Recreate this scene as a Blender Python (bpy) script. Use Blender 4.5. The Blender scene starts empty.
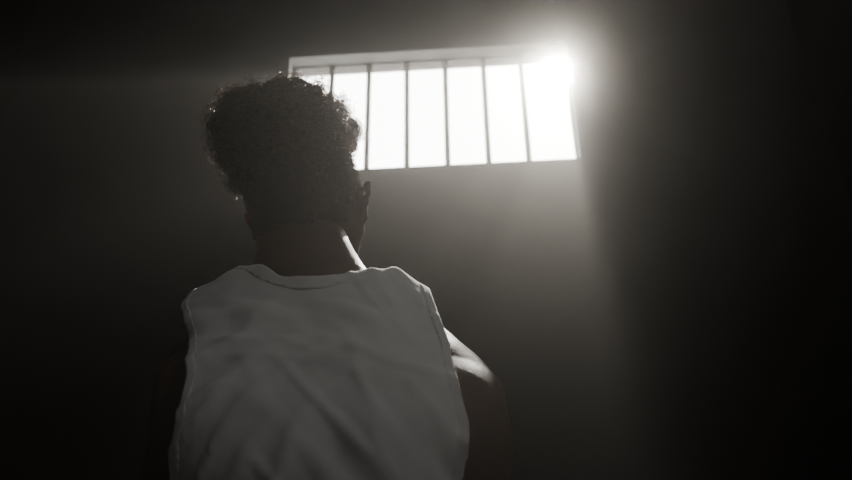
import bpy, math, random
import numpy as np
from mathutils import Vector, Matrix, noise as mnoise
random.seed(7); rng=np.random.default_rng(7)
C=bpy.context.scene.collection

# ------------------------------------------------ camera
W,H,FPX=852,480,800.0
PITCH,YAW,ROLL=math.radians(29),math.radians(3.7),math.radians(0.7)
CAM=Vector((0,0,1.0))
Fh=Vector((-math.sin(YAW),math.cos(YAW),0))
R0=Vector((math.cos(YAW),math.sin(YAW),0))
F=(Fh*math.cos(PITCH)+Vector((0,0,math.sin(PITCH)))).normalized()
U0=R0.cross(F).normalized()
R_=R0*math.cos(ROLL)-U0*math.sin(ROLL)
U_=U0*math.cos(ROLL)+R0*math.sin(ROLL)
cd=bpy.data.cameras.new('camera'); cam=bpy.data.objects.new('camera',cd); C.objects.link(cam)
cd.sensor_width=36; cd.lens=FPX/W*36; cd.clip_start=0.02
cd.dof.use_dof=True; cd.dof.focus_distance=1.12; cd.dof.aperture_fstop=4.5
M=Matrix(((R_.x,U_.x,-F.x,CAM.x),(R_.y,U_.y,-F.y,CAM.y),(R_.z,U_.z,-F.z,CAM.z),(0,0,0,1)))
cam.matrix_world=M
bpy.context.scene.camera=cam
def ray(px,py): return (F+R_*((px-W/2)/FPX)-U_*((py-H/2)/FPX))
def on_y(px,py,y):
    r=ray(px,py); return CAM+r*((y-CAM.y)/r.y)

# ------------------------------------------------ materials
def mat(name,col,rough=.8,spec=.3,col2=None,scale=8,bump=0,bscale=60,sheen=0,detail=6,bdist=.004):
    m=bpy.data.materials.new(name); m.use_nodes=True; nt=m.node_tree; b=nt.nodes['Principled BSDF']
    b.inputs['Roughness'].default_value=rough
    b.inputs['Specular IOR Level'].default_value=spec
    b.inputs['Base Color'].default_value=(*col,1)
    tc=nt.nodes.new('ShaderNodeTexCoord')
    if sheen: b.inputs['Sheen Weight'].default_value=sheen
    if col2:
        n=nt.nodes.new('ShaderNodeTexNoise'); n.inputs['Scale'].default_value=scale; n.inputs['Detail'].default_value=detail
        r=nt.nodes.new('ShaderNodeValToRGB'); r.color_ramp.elements[0].position=.35; r.color_ramp.elements[1].position=.7
        r.color_ramp.elements[0].color=(*col,1); r.color_ramp.elements[1].color=(*col2,1)
        nt.links.new(tc.outputs['Object'],n.inputs['Vector']); nt.links.new(n.outputs['Fac'],r.inputs['Fac']); nt.links.new(r.outputs['Color'],b.inputs['Base Color'])
    if bump:
        n=nt.nodes.new('ShaderNodeTexNoise'); n.inputs['Scale'].default_value=bscale; n.inputs['Detail'].default_value=5
        bp=nt.nodes.new('ShaderNodeBump'); bp.inputs['Strength'].default_value=bump; bp.inputs['Distance'].default_value=bdist
        nt.links.new(tc.outputs['Object'],n.inputs['Vector']); nt.links.new(n.outputs['Fac'],bp.inputs['Height']); nt.links.new(bp.outputs['Normal'],b.inputs['Normal'])
    return m
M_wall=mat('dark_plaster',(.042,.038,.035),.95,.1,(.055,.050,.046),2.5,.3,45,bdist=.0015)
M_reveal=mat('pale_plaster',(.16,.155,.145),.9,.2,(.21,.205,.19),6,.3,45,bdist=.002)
M_floor=mat('concrete_floor',(.14,.13,.12),.85,.2,(.2,.19,.17),3,.4,30)
M_ceil=mat('ceiling_plaster',(.06,.055,.05),.9,.2,(.08,.07,.065),3,.3,40)
M_iron=mat('painted_iron',(.05,.045,.04),.6,.4,(.09,.07,.055),40,.2,120)
M_skin=mat('skin',(.060,.025,.014),.55,.12,(.085,.036,.020),14,.5,220,bdist=.0015)
sb=M_skin.node_tree.nodes['Principled BSDF']; sb.inputs['Subsurface Weight'].default_value=.4; sb.inputs['Subsurface Radius'].default_value=(1,.20,.08); sb.inputs['Subsurface Scale'].default_value=.022
M_hair=mat('hair',(.008,.006,.004),.6,.2)
M_shirt=mat('cotton',(.70,.70,.69),.92,.1,(.76,.76,.75),25,.12,500,sheen=.15)
M_band=mat('cotton_rib',(.66,.66,.65),.92,.1,(.72,.72,.71),25,.15,700,sheen=.0)
M_trous=mat('trouser_cloth',(.05,.05,.055),.9,.1,(.07,.07,.075),20,.2,300)
M_shoe=mat('shoe_leather',(.03,.028,.026),.5,.4)
M_sole=mat('shoe_rubber',(.1,.1,.1),.7,.3)
M_eye=mat('eye_white',(.7,.68,.65),.2,.5)
M_curl=bpy.data.materials.new('curl'); M_curl.use_nodes=True; nt=M_curl.node_tree; b=nt.nodes['Principled BSDF']
b.inputs['Base Color'].default_value=(.010,.007,.005,1); b.inputs['Roughness'].default_value=.38; b.inputs['Specular IOR Level'].default_value=.35
tr_=nt.nodes.new('ShaderNodeBsdfTranslucent'); tr_.inputs['Color'].default_value=(.48,.28,.15,1)
mx=nt.nodes.new('ShaderNodeMixShader'); mx.inputs[0].default_value=.30
nt.links.new(b.outputs[0],mx.inputs[1]); nt.links.new(tr_.outputs[0],mx.inputs[2]); nt.links.new(mx.outputs[0],nt.nodes['Material Output'].inputs['Surface'])
M_sky=bpy.data.materials.new('bright_sky'); M_sky.use_nodes=True; nt=M_sky.node_tree; nt.nodes.remove(nt.nodes['Principled BSDF'])
em=nt.nodes.new('ShaderNodeEmission'); em.inputs['Color'].default_value=(1,.985,.95,1); em.inputs['Strength'].default_value=13
nt.links.new(em.outputs[0],nt.nodes['Material Output'].inputs['Surface'])

def mesh_obj(name,V,Fc,m,parent=None,smooth=True):
    me=bpy.data.meshes.new(name); me.from_pydata([tuple(v) for v in V] if not isinstance(V,np.ndarray) else V.tolist(),[],Fc if not isinstance(Fc,np.ndarray) else Fc.tolist())
    me.materials.append(m)
    if smooth: me.polygons.foreach_set('use_smooth',[True]*len(me.polygons))
    me.update()
    o=bpy.data.objects.new(name,me); C.objects.link(o)
    if parent: o.parent=parent
    return o
def box(name,x0,x1,y0,y1,z0,z1,m,kind='structure'):
    V=[(x,y,z) for x in (x0,x1) for y in (y0,y1) for z in (z0,z1)]
    Fc=[(0,1,3,2),(4,6,7,5),(0,4,5,1),(2,3,7,6),(0,2,6,4),(1,5,7,3)]
    o=mesh_obj(name,V,Fc,m,smooth=False)
    if kind:o['kind']=kind
    return o

# ------------------------------------------------ room
D=2.4; TH=.12; ZC=3.75; YB=-2.0
tl=on_y(290,57,D); tr=on_y(570,43,D); bl=on_y(300,173,D); br=on_y(577,157,D)
wx0=tl.x; wx1=(tr.x+br.x)/2; wz1=(tl.z+tr.z)/2+.001; wz0=(bl.z+br.z)/2
xl=on_y(37,0,D).x; xr=on_y(785,0,D).x
box('floor',xl-.2,xr+.2,YB-.2,D+TH,-.1,0,M_floor)
box('ceiling',xl-.2,xr+.2,YB-.2,D+TH,ZC,ZC+.12,M_ceil)
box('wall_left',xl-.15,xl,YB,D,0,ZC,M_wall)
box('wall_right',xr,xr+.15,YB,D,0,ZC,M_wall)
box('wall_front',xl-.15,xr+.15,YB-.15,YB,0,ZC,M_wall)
# wall with the opening
X=[xl-.15,wx0,wx1,xr+.15]; Z=[0,wz0,wz1,ZC]
V=[];idx={}
for yi,y in enumerate((D,D+TH)):
    for i,x in enumerate(X):
        for k,z in enumerate(Z): idx[(yi,i,k)]=len(V); V.append((x,y,z))
Fc=[]
I=lambda a,b,c:idx[a,b,c]
Fc+=[(I(0,1,1),I(1,1,1),I(1,2,1),I(0,2,1)),(I(0,1,2),I(0,2,2),I(1,2,2),I(1,1,2)),(I(0,1,1),I(0,1,2),I(1,1,2),I(1,1,1)),(I(0,2,1),I(1,2,1),I(1,2,2),I(0,2,2))]
for i in range(3):
    for k in range(3):
        if (i,k)==(1,1): continue
        Fc.append((idx[0,i,k],idx[0,i+1,k],idx[0,i+1,k+1],idx[0,i,k+1]))
        Fc.append((idx[1,i,k],idx[1,i,k+1],idx[1,i+1,k+1],idx[1,i+1,k]))
for i in range(3):
    Fc+=[(I(0,i,0),I(1,i,0),I(1,i+1,0),I(0,i+1,0)),(I(0,i,3),I(0,i+1,3),I(1,i+1,3),I(1,i,3))]
for k in range(3):
    Fc+=[(I(0,0,k),I(0,0,k+1),I(1,0,k+1),I(1,0,k)),(I(0,3,k),I(1,3,k),I(1,3,k+1),I(0,3,k+1))]
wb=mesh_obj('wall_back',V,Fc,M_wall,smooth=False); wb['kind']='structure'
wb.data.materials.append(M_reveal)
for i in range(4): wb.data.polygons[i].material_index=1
yb=D+.074
def ring(x0,x1,z0,z1,t,y0,y1):
    V=[];Fc=[]
    for y in (y0,y1):
        V+=[(x0,y,z0),(x1,y,z0),(x1,y,z1),(x0,y,z1),(x0+t,y,z0+t),(x1-t,y,z0+t),(x1-t,y,z1-t),(x0+t,y,z1-t)]
    for i in range(4):
        j=(i+1)%4
        Fc+=[(i,j,4+j,4+i),(8+i,12+i,12+j,8+j),(i,8+i,8+j,j),(4+i,4+j,12+j,12+i)]
    return V,Fc
V,Fc=ring(wx0,wx1,wz0,wz1,.005,yb-.012,yb+.02)
win=mesh_obj('window_1',V,Fc,M_iron,smooth=False); win['kind']='structure'
def tube(P,r,n=12,cap=True):
    V=[];Fc=[]
    P=[Vector(p) for p in P]
    for i,p in enumerate(P):
        d=(P[min(i+1,len(P)-1)]-P[max(i-1,0)]).normalized()
        a=d.orthogonal().normalized() if i==0 else (a-d*a.dot(d)).normalized()
        b=d.cross(a)
        rr=r[i] if isinstance(r,(list,tuple)) else r
        for k in range(n):
            t=2*math.pi*k/n; V.append(p+(a*math.cos(t)+b*math.sin(t))*rr)
    for i in range(len(P)-1):
        for k in range(n):
            Fc.append((i*n+k,i*n+(k+1)%n,(i+1)*n+(k+1)%n,(i+1)*n+k))
    if cap: Fc+=[tuple(range(n-1,-1,-1)),tuple((len(P)-1)*n+k for k in range(n))]
    return V,Fc
for px in (333,369.5,407,445,483,520.5):
    x=on_y(px,63,yb).x
    V,Fc=tube([(x,yb,wz0),(x,yb,wz0+.03),(x,yb,(wz0+wz1)/2),(x,yb,wz1-.03),(x,yb,wz1)],[.0125,.0112,.0108,.0112,.0125])
    mesh_obj('window_bar',V,Fc,M_iron,win)
# sky beyond the wall: a patch of dome; below-horizon part added to light the soffit
V=[];Fc=[];nu,nv=16,16;RS=20
for j in range(nv+1):
    for i in range(nu+1):
        az=math.radians(-50+100*i/nu); el=math.radians(-36+112*j/nv)
        V.append((RS*math.sin(az)*math.cos(el),RS*math.cos(az)*math.cos(el),1+RS*math.sin(el)))
for j in range(nv):
    for i in range(nu):
        a=j*(nu+1)+i; Fc.append((a,a+1,a+nu+2,a+nu+1))
sk=mesh_obj('sky',V,Fc,M_sky); sk['kind']='structure'

# ------------------------------------------------ implicit surface tools
class Grid:
    def __init__(s,lo,hi,h):
        s.lo=np.array(lo,float); s.h=h
        s.n=(np.ceil((np.array(hi)-s.lo)/h)).astype(int)+1
        s.D=np.full(tuple(s.n),.06,np.float32)
    def pts(s,lo,hi):
        a=np.clip(np.floor((np.array(lo)-s.lo)/s.h).astype(int),0,s.n); b=np.clip(np.ceil((np.array(hi)-s.lo)/s.h).astype(int)+1,0,s.n)
        if (b<=a).any(): return None
        ax=[(s.lo[i]+np.arange(a[i],b[i])*s.h).astype(np.float32) for i in range(3)]
        return (slice(a[0],b[0]),slice(a[1],b[1]),slice(a[2],b[2])),np.meshgrid(*ax,indexing='ij')
    def add(s,prim,k=None,off=0):
        lo,hi=prim['bb']; k=prim['k'] if k is None else k
        m=max(k,.03)+off+.025
        q=s.pts(np.array(lo)-m,np.array(hi)+m)
        if q is None: return
        sl,(x,y,z)=q
        d=prim['f'](x,y,z)-off
        a=s.D[sl]
        if prim.get('sub'):
            h=np.maximum(k-np.abs(a+d),0)/k
            s.D[sl]=np.maximum(a,-d)+h*h*k/4
        else:
            h=np.maximum(k-np.abs(a-d),0)/k
            s.D[sl]=np.minimum(a,d)-h*h*k/4
    def nets(s):
        D=s.D; h=s.h
        S=D<0
        nx,ny,nz=D.shape
        cnt=np.zeros((nx-1,ny-1,nz-1),np.uint8)
        for a in (0,1):
            for b in (0,1):
                for c in (0,1): cnt+=S[a:nx-1+a,b:ny-1+b,c:nz-1+c]
        act=(cnt>0)&(cnt<8)
        ii,jj,kk=np.nonzero(act)
        idx=np.full(act.shape,-1,np.int32); idx[ii,jj,kk]=np.arange(len(ii))
        acc=np.zeros((len(ii),3)); num=np.zeros(len(ii))
        cor=[(a,b,c) for a in (0,1) for b in (0,1) for c in (0,1)]
        for c0 in cor:
            for ax in range(3):
                if c0[ax]: continue
                c1=list(c0); c1[ax]=1
                d0=D[ii+c0[0],jj+c0[1],kk+c0[2]].astype(float); d1=D[ii+c1[0],jj+c1[1],kk+c1[2]].astype(float)
                m=(d0<0)!=(d1<0)
                t=np.where(m,d0/np.where(m,d0-d1,1),0)
                p=np.tile(np.array(c0,float),(len(ii),1)); p[:,ax]+=t
                acc+=p*m[:,None]; num+=m
        V=(acc/num[:,None]+np.stack([ii,jj,kk],1))*h+s.lo
        Q=[]
        for ax in range(3):
            b,c=(ax+1)%3,(ax+2)%3
            sl0=[slice(None)]*3; sl1=[slice(None)]*3
            sl0[ax]=slice(0,-1); sl1[ax]=slice(1,None)
            A=S[tuple(sl0)]; B=S[tuple(sl1)]
            e=np.nonzero(A!=B); e=np.stack(e,1)
            ok=(e[:,b]>0)&(e[:,c]>0)&(e[:,b]<D.shape[b]-1)&(e[:,c]<D.shape[c]-1); e=e[ok]
            ins=A[e[:,0],e[:,1],e[:,2]]
            def cell(db,dc):
                q=e.copy(); q[:,b]+=db; q[:,c]+=dc; return idx[q[:,0],q[:,1],q[:,2]]
            q=np.stack([cell(-1,-1),cell(0,-1),cell(0,0),cell(-1,0)],1)
            q[~ins]=q[~ins][:,::-1]
            Q.append(q)
        return V,np.concatenate(Q)
def smooth(V,Q,it=2,lam=.5):
    E=np.concatenate([Q[:,[i,(i+1)%Q.shape[1]]] for i in range(Q.shape[1])]); E=np.concatenate([E,E[:,::-1]])
    n=np.bincount(E[:,0],minlength=len(V)).astype(float); n[n==0]=1
    for _ in range(it):
        A=np.stack([np.bincount(E[:,0],weights=V[E[:,1],i],minlength=len(V)) for i in range(3)],1)/n[:,None]
        V=V+(A-V)*lam
    return V
def normals(V,Q):
    a=V[Q[:,0]];b=V[Q[:,1]];c=V[Q[:,2]]
    fn=np.cross(b-a,c-a)
    N=np.stack([sum(np.bincount(Q[:,j],weights=fn[:,i],minlength=len(V)) for j in range(Q.shape[1])) for i in range(3)],1)
    return N/np.maximum(np.linalg.norm(N,axis=1),1e-9)[:,None]
def clip(V,Q,g):
    T=np.concatenate([Q[:,[0,1,2]],Q[:,[0,2,3]]]) if Q.shape[1]==4 else Q
    pos=g>0; c=pos[T].sum(1)
    out=T[c==3].tolist(); V=V.tolist(); cache={}
    def cut(a,b):
        k=(a,b) if a<b else (b,a)
        if k not in cache:
            t=g[k[0]]/(g[k[0]]-g[k[1]]); t=min(max(t,.02),.98)
            cache[k]=len(V); V.append([V[k[0]][i]+(V[k[1]][i]-V[k[0]][i])*t for i in range(3)])
        return cache[k]
    for t in T[(c==1)|(c==2)].tolist():
        s=[pos[i] for i in t]
        if sum(s)==1:
            i=s.index(True); a,b,d=t[i],t[(i+1)%3],t[(i+2)%3]
            out.append([a,cut(a,b),cut(a,d)])
        else:
            i=s.index(False); a,b,d=t[i],t[(i+1)%3],t[(i+2)%3]
            p,q=cut(a,b),cut(a,d); out.append([p,b,d]); out.append([p,d,q])
    V=np.array(V); T=np.array(out)
    used=np.unique(T); mp=np.full(len(V),-1); mp[used]=np.arange(len(used))
    return V[used],mp[T]
# posture: hunched upper back, right shoulder dropped, head leaning left
def bend(V):
    V=np.array(V,float); x,y,z=V[...,0],V[...,1],V[...,2]
    sl=np.interp(z,[1.0,1.2,1.30,1.36,1.40,1.45,1.48,1.53],[1,.82,.84,.90,.96,1.02,1.04,1]); sr=np.interp(z,[1.0,1.15,1.22,1.32],[1,.90,.91,1])
    x=x*np.where(x<0,sl,sr)
    t=np.clip(z-1.20,0,.27)
    dy=1.75*t*t+np.where(z>1.47,.30*np.minimum(z-1.47,.13),0)
    dx=np.interp(z,[1.1,1.44,1.60],[0,-.008,-.078])
    zz=np.interp(z,[0,1.20,1.44,1.58,2.2],[0,1.162,1.382,1.617,2.237])
    m=np.clip((z-1.0)/.35,0,1)*np.clip((1.62-z)/.14,0,1)
    dz=-(.009+.080*np.clip(x,-.12,.25))*m
    return np.stack([x+dx,y+dy,zz+dz],-1)

def ell(c,r,k=.03,sub=False,X=None):
    c=np.array(c,float); r=np.array(r,float)
    def f(x,y,z):
        if X is not None: x,y,z=X(x,y,z)
        x=x-c[0];y=y-c[1];z=z-c[2]
        k0=np.sqrt((x/r[0])**2+(y/r[1])**2+(z/r[2])**2); k1=np.sqrt((x/r[0]**2)**2+(y/r[1]**2)**2+(z/r[2]**2)**2)+1e-6
        return k0*(k0-1)/k1
    return dict(f=f,bb=(c-r,c+r),k=k,sub=sub,loc=(c,r))
def cone(a,b,ra,rb,k=.03,sub=False,X=None,flat=None):
    a=np.array(a,float);b=np.array(b,float);ab=b-a;L=max(ab@ab,1e-9)
    def f(x,y,z):
        if X is not None: x,y,z=X(x,y,z)
        px,py,pz=x-a[0],y-a[1],z-a[2]
        t=np.clip((px*ab[0]+py*ab[1]+pz*ab[2])/L,0,1)
        return np.sqrt((px-t*ab[0])**2+(py-t*ab[1])**2+(pz-t*ab[2])**2)-(ra+(rb-ra)*t)
    rr=max(ra,rb)
    return dict(f=f,bb=(np.minimum(a,b)-rr,np.maximum(a,b)+rr),k=k,sub=sub)

# ------------------------------------------------ head transform
HC=Vector((-.006,.045,1.672)); HS=1.12
HR=(Matrix.Rotation(math.radians(-9),3,'Z')@Matrix.Rotation(math.radians(-8),3,'Y')@Matrix.Rotation(math.radians(9),3,'X'))
HRn=np.array(HR)
def XH(x,y,z):
    x=(x-HC.x)/HS;y=(y-HC.y)/HS;z=(z-HC.z)/HS; A=HRn
    return (A[0,0]*x+A[1,0]*y+A[2,0]*z, A[0,1]*x+A[1,1]*y+A[2,1]*z, A[0,2]*x+A[1,2]*y+A[2,2]*z)
def hw(v): return (np.array(v)@HRn.T)*HS+np.array(HC)
def hd(p):
    lo,hi=p['bb']; cs=np.array([[ (lo,hi)[a][0],(lo,hi)[b][1],(lo,hi)[c][2]] for a in (0,1) for b in (0,1) for c in (0,1)])
    w=hw(cs); p['bb']=(w.min(0),w.max(0))
    return p
def hell(c,r,k=.02,sub=False): return hd(ell(c,r,k,sub,XH))
def hcone(a,b,ra,rb,k=.02,sub=False): return hd(cone(a,b,ra,rb,k,sub,XH))
cran=[hell((0,-.012,.045),(.073,.094,.080),.03), hell((0,-.03,.0),(.062,.07,.06),.03)]
head=cran+[hell((0,.035,-.02),(.058,.060,.085),.03)]
for s in (-1,1):
    head+=[hcone((s*.050,.012,-.045),(s*.012,.078,-.092),.022,.018,.025),
           hcone((s*.054,.01,.0),(s*.054,.012,-.045),.018,.018,.02),
           hell((s*.046,.066,-.014),(.02,.02,.016),.02),
           hcone((s*.008,.088,.030),(s*.038,.078,.030),.011,.009,.014),
           hell((s*.031,.098,.010),(.014,.012,.010),.01,True),
           hell((s*.031,.079,.011),(.014,.013,.012),.006)]
head+=[hell((0,.083,-.094),(.018,.014,.015),.02),
       hcone((0,.092,.018),(0,.112,-.020),.007,.011,.012),
       hell((.012,.103,-.026),(.009,.009,.007),.008),hell((-.012,.103,-.026),(.009,.009,.007),.008),
       hell((0,.096,-.051),(.023,.011,.006),.008),hell((0,.095,-.061),(.020,.011,.007),.006)]
ears=[]
for s in (-1,1):
    P=[(.073,.018,-.024),(.078,.021,-.006),(.085,.018,.008),(.094,.004,.015),(.100,-.009,.010),(.098,-.012,-.005),(.090,-.008,-.020),(.080,.004,-.033)]
    if s<0: P=[(a-.006*(a>.08),b,c) for a,b,c in P]
    ears.append(hell((s*.084,.003,-.008),(.008,.016,.021),.008))
    for a,b in zip(P[:-1],P[1:]):
        ears.append(hcone((s*a[0],a[1],a[2]),(s*b[0],b[1],b[2]),.0042,.0042,.004))
    ears.append(hell((s*.081,.008,-.033),(.006,.008,.009),.006))
    ears.append(hell((s*.094,.010,-.005),(.008,.008,.011),.004,True))
# ------------------------------------------------ torso / limbs (facing +y)
torso=[ell((0,0,.97),(.165,.112,.13),.05),ell((0,0,1.11),(.145,.10,.13),.05),ell((0,.0,1.29),(.158,.118,.17),.05),
       cone((-.125,-.02,1.43),(.125,-.02,1.43),.056,.056,.05), ell((0,-.045,1.448),(.105,.058,.062),.05)]
for s in (-1,1):
    torso+=[ell((s*.083,-.068,1.36),(.07,.050,.095),.05),
            ell((s*.113,-.035,1.27),(.055,.07,.12),.04),
            cone((s*.02,-.025,1.485),(s*.140,-.015,1.440),.040,.044,.04),
            ell((s*.075,.07,1.37),(.075,.05,.06),.04)]
neck=[cone((0,-.025,1.45),(-.008,.012,1.64),.064,.059,.05),
      cone((-.03,-.035,1.47),(-.03,-.02,1.62),.038,.034,.04),cone((.03,-.035,1.47),(.02,-.02,1.62),.038,.034,.04),
      cone((-.035,-.035,1.51),(-.11,-.025,1.445),.036,.036,.05),cone((.035,-.035,1.51),(.11,-.025,1.445),.036,.036,.05)]
arms=[]
for s in (-1,1):
    sh=(s*.155,-.014,1.400); el=(s*.202,.0,1.13); wr=(s*.195,.14,.92)
    arms+=[cone((s*.10,-.02,1.43),sh,.052,.056,.06),
           cone(sh,el,.053,.041,.05), ell((s*.180,-.022,1.29),(.040,.052,.12),.06),
           cone(el,wr,.043,.029,.02), ell((s*.201,.04,1.08),(.042,.045,.06),.03)]
    w=Vector(wr); d=(Vector(wr)-Vector(el)).normalized()
    side=Vector((-s*.5,.75,.2)); side=(side-d*side.dot(d)).normalized(); nrm=d.cross(side)*s
    palm_end=w+d*.085
    for q in (-1.5,-.5,.5,1.5):
        arms.append(cone(w+side*q*.010,palm_end+side*q*.019,.015,.0125,.012))
    L=[.06,.075,.078,.070]
    for i,q in enumerate((-1.5,-.5,.5,1.5)):
        a=palm_end+side*q*.019; dd=d
        ll=L[i]
        for j,fr in enumerate((.45,.32,.23)):
            dd=(dd-nrm*.28).normalized()
            b=a+dd*ll*fr; arms.append(cone(a,b,.0088-.0008*j,.0082-.0008*j,.003)); a=b
    a=w+side*.018+d*.02; b=a+(side*.7+d*.7)*.042; c=b+(side*.3+d*.95)*.03; e=c+(d)*.024
    arms+=[cone(a,b,.015,.0115,.008),cone(b,c,.011,.0095,.004),cone(c,e,.0095,.008,.003)]
legs=[]
for s in (-1,1):
    legs+=[cone((s*.088,0,.92),(s*.10,.012,.50),.090,.058,.05),cone((s*.10,.012,.50),(s*.102,-.02,.09),.056,.036,.03),ell((s*.10,-.03,.36),(.05,.05,.11),.03),
           ell((s*.08,-.06,.93),(.085,.075,.09),.04)]
feet=[]
for s in (-1,1): feet.append([cone((s*.103,-.03,.06),(s*.118,.13,.035),.042,.034,.03),ell((s*.104,-.04,.05),(.038,.045,.045),.02),cone((s*.102,-.02,.08),(s*.102,-.02,.14),.045,.044,.02)])

person=bpy.data.objects.new('person',None); C.objects.link(person)
person.location=(-.190,.935,0)
person['label']='person in white sleeveless tank top with curly dark hair, facing the barred window'
person['category']='person'

G=Grid((-.34,-.2,.02),(.34,.33,1.90),.004)
for p in torso: G.add(p,off=-.003)
for p in neck+arms+legs+[q for f in feet for q in f[:2]]+head+ears: G.add(p)
V,Q=G.nets(); V=bend(smooth(V,Q,2,.4))
body=mesh_obj('body',V,Q,M_skin,person)
def uvs(c,r,m,name,parent,nu=16,nv=10):
    V=[];Fc=[]
    for i in range(nv+1):
        for j in range(nu):
            a=math.pi*i/nv;b=2*math.pi*j/nu
            V.append((c[0]+r*math.sin(a)*math.cos(b),c[1]+r*math.sin(a)*math.sin(b),c[2]+r*math.cos(a)))
    for i in range(nv):
        for j in range(nu): Fc.append((i*nu+j,(i+1)*nu+j,(i+1)*nu+(j+1)%nu,i*nu+(j+1)%nu))
    return mesh_obj(name,bend(V),Fc,m,parent)
for s in (-1,1): uvs(hw((s*.031,.0835,.010)),.0108*HS,M_eye,'eye',person)
# ------------------------------------------------ tank top
def nz(v,s,seed=0): return mnoise.noise(Vector((v[0]*s+seed,v[1]*s,v[2]*s)))
G=Grid((-.27,-.22,.80),(.27,.22,1.62),.005)
for p in torso: G.add(p,k=max(p['k'],.07),off=.008)
G.add(cone((-.165,-.018,1.430),(.16,-.018,1.425),.050,.052,.06),off=.009)
G.add(ell((0,.0,1.02),(.172,.128,.2),.06)); G.add(ell((0,-.03,1.2),(.155,.108,.16),.07))
V,Q=G.nets(); V=smooth(V,Q,16,.5); N=normals(V,Q)
disp=np.zeros(len(V))
for i,v in enumerate(V):
    # long soft diagonal folds falling from the shoulders, plus broad slack
    u1=v[0]*.80+v[2]*.60; u2=-v[0]*.85+v[2]*.52
    f1=mnoise.noise(Vector((u1*24+3,v[1]*4,(v[0]*.6-v[2]*.8)*6)))
    f2=mnoise.noise(Vector((u2*22+9,v[1]*4,(v[0]*.5+v[2]*.85)*6+4)))
    f3=mnoise.noise(Vector((v[0]*16,v[2]*40,7)))
    r1=1-abs(f1)*2.6; r2=1-abs(f2)*2.6
    wR=min(max(.5+v[0]*5,0),1)
    b=nz((v[0]*1.8,v[1]*1.8,v[2]*.8),9,11)
    low=min(max((1.48-v[2])/.06,.35),1)
    up=min(max((v[2]-1.35)/.04,0),1)
    disp[i]=.0040+(.0110*(max(r1,0)**1.6)*wR+.0110*(max(r2,0)**1.6)*(1-wR)-.004+.012*b)*low+up*.014*max(f3,0)
V=V+N*np.maximum(disp,.0)[:,None]
V=smooth(V,Q,2,.5)
N=normals(V,Q)
ax=np.abs(V[:,0]); z=V[:,2]; y=V[:,1]
wzr=.167+.023*np.clip((1.42-z)/.15,0,1)-.012*np.clip((1.30-z)/.12,0,1)
wzl=np.interp(z,[1.10,1.20,1.30,1.34,1.38,1.42,1.45,1.47,1.49],[.156,.152,.148,.147,.149,.155,.162,.170,.180])
wz=np.where(V[:,0]>0,wzr,wzl)-.05*np.clip((y-.0)/.1,0,1)
def smax(a,b,k): h=np.maximum(k-np.abs(a-b),0)/k; return np.maximum(a,b)+h*h*k/4
def smin(a,b,k): return -smax(-a,-b,k)
g_arm=smax(wz-ax,np.where(V[:,0]>0,1.19,1.15)-z,.04)
g_neck=smin(ell((0,-.014,1.532),(.112,.107,.085))['f'](V[:,0],y,z),ell((0,.07,1.46),(.092,.1,.09))['f'](V[:,0],y,z),.03)
g_hem=z-.87
g=np.minimum(np.minimum(g_arm,g_neck),g_hem)
V1,T1=clip(V,Q,g)
tank=mesh_obj('tank_top',bend(V1),T1,M_shirt,person)
so=tank.modifiers.new('thickness','SOLIDIFY'); so.thickness=.0018; so.offset=1
for nm,gg in (('neck_band',g_neck),('armhole_band',g_arm)):
    Vo=V+N*.0010
    sides=[None] if nm=='neck_band' else [-1,1]
    for s in sides:
        g2=np.minimum(g,.012-gg)
        if s: g2=np.minimum(g2,s*V[:,0])
        Vb,Tb=clip(Vo,Q,g2)
        o=mesh_obj(nm,bend(Vb),Tb,M_band,tank); so=o.modifiers.new('thickness','SOLIDIFY'); so.thickness=.0012; so.offset=1
# ------------------------------------------------ trousers, shoes
G=Grid((-.25,-.2,.04),(.25,.2,1.06),.006)
for p in [torso[0]]+legs: G.add(p,off=.012)
V,Q=G.nets(); V=smooth(V,Q,4,.5)
V1,T1=clip(V,Q,np.minimum(V[:,2]-.075,1.0-V[:,2]))
o=mesh_obj('trousers',bend(V1),T1,M_trous,person)
for f in feet:
    G=Grid((-.19,-.12,-.01),(.19,.2,.16),.005)
    for p in f: G.add(p,off=.008)
    V,Q=G.nets(); V=smooth(V,Q,2,.5); V[:,2]=np.maximum(V[:,2],.012)
    V1,T1=clip(V,Q,.125-V[:,2])
    sh=mesh_obj('shoe',V1,T1,M_shoe,person)
    cx=f[0]['bb'][0][0]*.5+f[0]['bb'][1][0]*.5
    ol=[]
    for j in range(32):
        a=2*math.pi*j/32; yy=.048+.135*math.sin(a); ww=.046+.008*math.sin(a)
        ol.append((cx+ww*math.cos(a),yy))
    n=len(ol); V=[(x,y,0) for x,y in ol]+[(x,y,.02) for x,y in ol]
    Fc=[(i,(i+1)%n,n+(i+1)%n,n+i) for i in range(n)]+[tuple(range(n-1,-1,-1)),tuple(range(n,2*n))]
    mesh_obj('sole',V,Fc,M_sole,sh,False)
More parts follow.
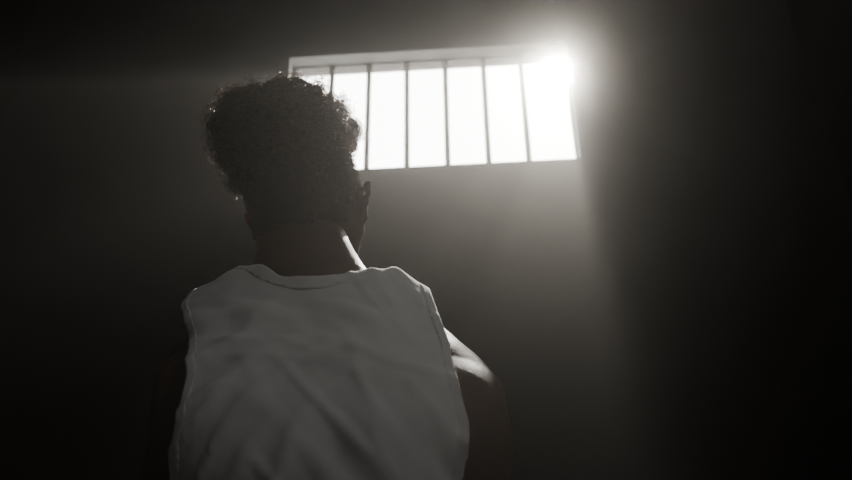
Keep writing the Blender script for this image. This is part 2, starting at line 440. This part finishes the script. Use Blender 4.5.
# ------------------------------------------------ hair
G=Grid(np.array(HC)-.22,np.array(HC)+.22,.004)
for p in neck+head: G.add(p,off=.0035)
V,Q=G.nets()
L=np.stack(XH(V[:,0],V[:,1],V[:,2]),1)
hl=np.interp(L[:,1],[-.12,-.05,-.03,-.02,.02,.03,.05,.07],[-.072,-.065,-.035,.014,.020,.005,.03,.085])
gg=np.minimum(L[:,2]-hl+np.array([nz(v,60)*.006 for v in V]),V[:,2]-1.56)
V1,T1=clip(V,Q,gg); L1=np.stack(XH(V1[:,0],V1[:,1],V1[:,2]),1); V1=bend(V1)
fade=mesh_obj('short_hair',V1,T1,M_hair,person)
Ns=normals(V1,T1); short_src=(V1,Ns)
G=Grid(np.array(HC)-.22,np.array(HC)+.28,.004)
for p in [hell((-.008,-.02,.114),(.078,.098,.066),.03),hell((-.004,-.048,.070),(.070,.058,.064),.04),hell((.028,.02,.140),(.054,.070,.050),.03),hell((-.054,-.02,.128),(.056,.085,.054),.03),hell((-.022,.0,.158),(.060,.06,.034),.03)]: G.add(p)
V,Q=G.nets(); N=normals(V,Q)
dd=np.array([nz(v,15,4)*.020+nz(v,32,2)*.030+nz(v,65,7)*.016 for v in V])
dd=np.clip(dd,-.022,.015)
V=bend(V+N*dd[:,None]); N=normals(V,Q)
hair=mesh_obj('hair',V,Q,M_hair,person)
def strands(name,roots,dirs,Ls,rad,turns,thick,parent,npt=14,jit=.5,m=None):
    n=len(roots); d=dirs+rng.normal(0,jit,(n,3)); d/=np.linalg.norm(d,axis=1)[:,None]
    a=np.cross(d,rng.normal(0,1,(n,3))); a/=np.linalg.norm(a,axis=1)[:,None]; b=np.cross(d,a)
    t=np.linspace(0,1,npt); ph=rng.uniform(0,6.28,n)
    ang=ph[:,None]+t[None]*turns[:,None]*2*math.pi
    rr=rad[:,None]*np.minimum(t*3,1)[None]
    P=roots[:,None]+d[:,None]*(Ls[:,None]*t[None])[:,:,None]+a[:,None]*(rr*np.cos(ang))[:,:,None]+b[:,None]*(rr*np.sin(ang))[:,:,None]
    T=np.gradient(P,axis=1); T/=np.maximum(np.linalg.norm(T,axis=2),1e-9)[:,:,None]
    A=np.cross(T,np.broadcast_to(d[:,None]+.3*a[:,None],T.shape)); A/=np.maximum(np.linalg.norm(A,axis=2),1e-9)[:,:,None]; B=np.cross(T,A)
    rings=[]
    for k in range(3):
        w=2*math.pi*k/3; rings.append(P+(A*math.cos(w)+B*math.sin(w))*thick*(1-.5*t)[None,:,None])
    VV=np.stack(rings,2).reshape(-1,3)
    base=(np.arange(n)[:,None]*npt+np.arange(npt-1)[None]).reshape(-1)*3
    Fs=np.concatenate([np.stack([base+k,base+(k+1)%3,base+3+(k+1)%3,base+3+k],1) for k in range(3)])
    return mesh_obj(name,VV,Fs,m or M_curl,parent)
n=10000; ix=rng.integers(0,len(V),n)
clump=np.array([nz(V[i],34,20) for i in ix])
Ls=np.minimum(rng.uniform(.008,.022,n)*(1+np.clip(clump*3.0,-.7,1.6)),.034)
o=strands('hair_curls',V[ix]-N[ix]*.004,N[ix],Ls,rng.uniform(.004,.008,n),rng.uniform(1.0,2.4,n),.0008,hair,jit=.6)
o['kind']='stuff'
n=10000; ix=rng.integers(0,len(short_src[0]),n)
fl=np.clip((L1[ix,2]+.05)/.07,0,1)
o=strands('hair_stubble',short_src[0][ix],short_src[1][ix],rng.uniform(.003,.006,n)*(1+1.4*fl),rng.uniform(.0005,.001,n)+.0025*fl*rng.uniform(0,1,n),rng.uniform(.5,1.8,n),.0005,fade,npt=7,m=M_hair)
o['kind']='stuff'

# ------------------------------------------------ light
def area(name,loc,target,sx,sy,power,col,spread=180):
    l=bpy.data.lights.new(name,'AREA'); l.shape='RECTANGLE'; l.size=sx; l.size_y=sy; l.energy=power; l.color=col; l.spread=math.radians(spread)
    o=bpy.data.objects.new(name,l); C.objects.link(o); o.location=loc
    o.rotation_euler=(Vector(target)-Vector(loc)).to_track_quat('-Z','Y').to_euler(); return o
wc=Vector(((wx0+wx1)/2,D,(wz0+wz1)/2))
r=ray(558,72).normalized()
sl=bpy.data.lights.new('sun_spot','SPOT'); sl.energy=38000; sl.color=(1,.95,.86); sl.spot_size=math.radians(14); sl.spot_blend=.1; sl.shadow_soft_size=.13
so=bpy.data.objects.new('sun_spot',sl); C.objects.link(so); so.location=CAM+r*16
so.rotation_euler=(wc-so.location).to_track_quat('-Z','Y').to_euler()
area('shirt_fill',(1.0,.0,3.3),(-.05,.87,1.36),.3,.3,.95,(1,.99,.97),80)  # unseen fill light, added high on the right to rake the shirt folds
area('rear_fill',(.5,-1.6,2.2),(-.1,.9,1.30),.5,.5,.30,(1,.98,.95))  # weak fill added behind the camera, not a fixture of the cell
w=bpy.data.worlds.new('world'); bpy.context.scene.world=w; w.use_nodes=True; nt=w.node_tree
nt.nodes['Background'].inputs['Color'].default_value=(0,0,0,1)
def scat(d,g):
    vs=nt.nodes.new('ShaderNodeVolumeScatter'); vs.inputs['Density'].default_value=d; vs.inputs['Anisotropy'].default_value=g; vs.inputs['Color'].default_value=(1,.965,.90,1); return vs
a=scat(.0058,.79); c=scat(.0058,.987)
ad=nt.nodes.new('ShaderNodeAddShader')
nt.links.new(a.outputs[0],ad.inputs[0]); nt.links.new(c.outputs[0],ad.inputs[1])
nt.links.new(ad.outputs[0],nt.nodes['World Output'].inputs['Volume'])
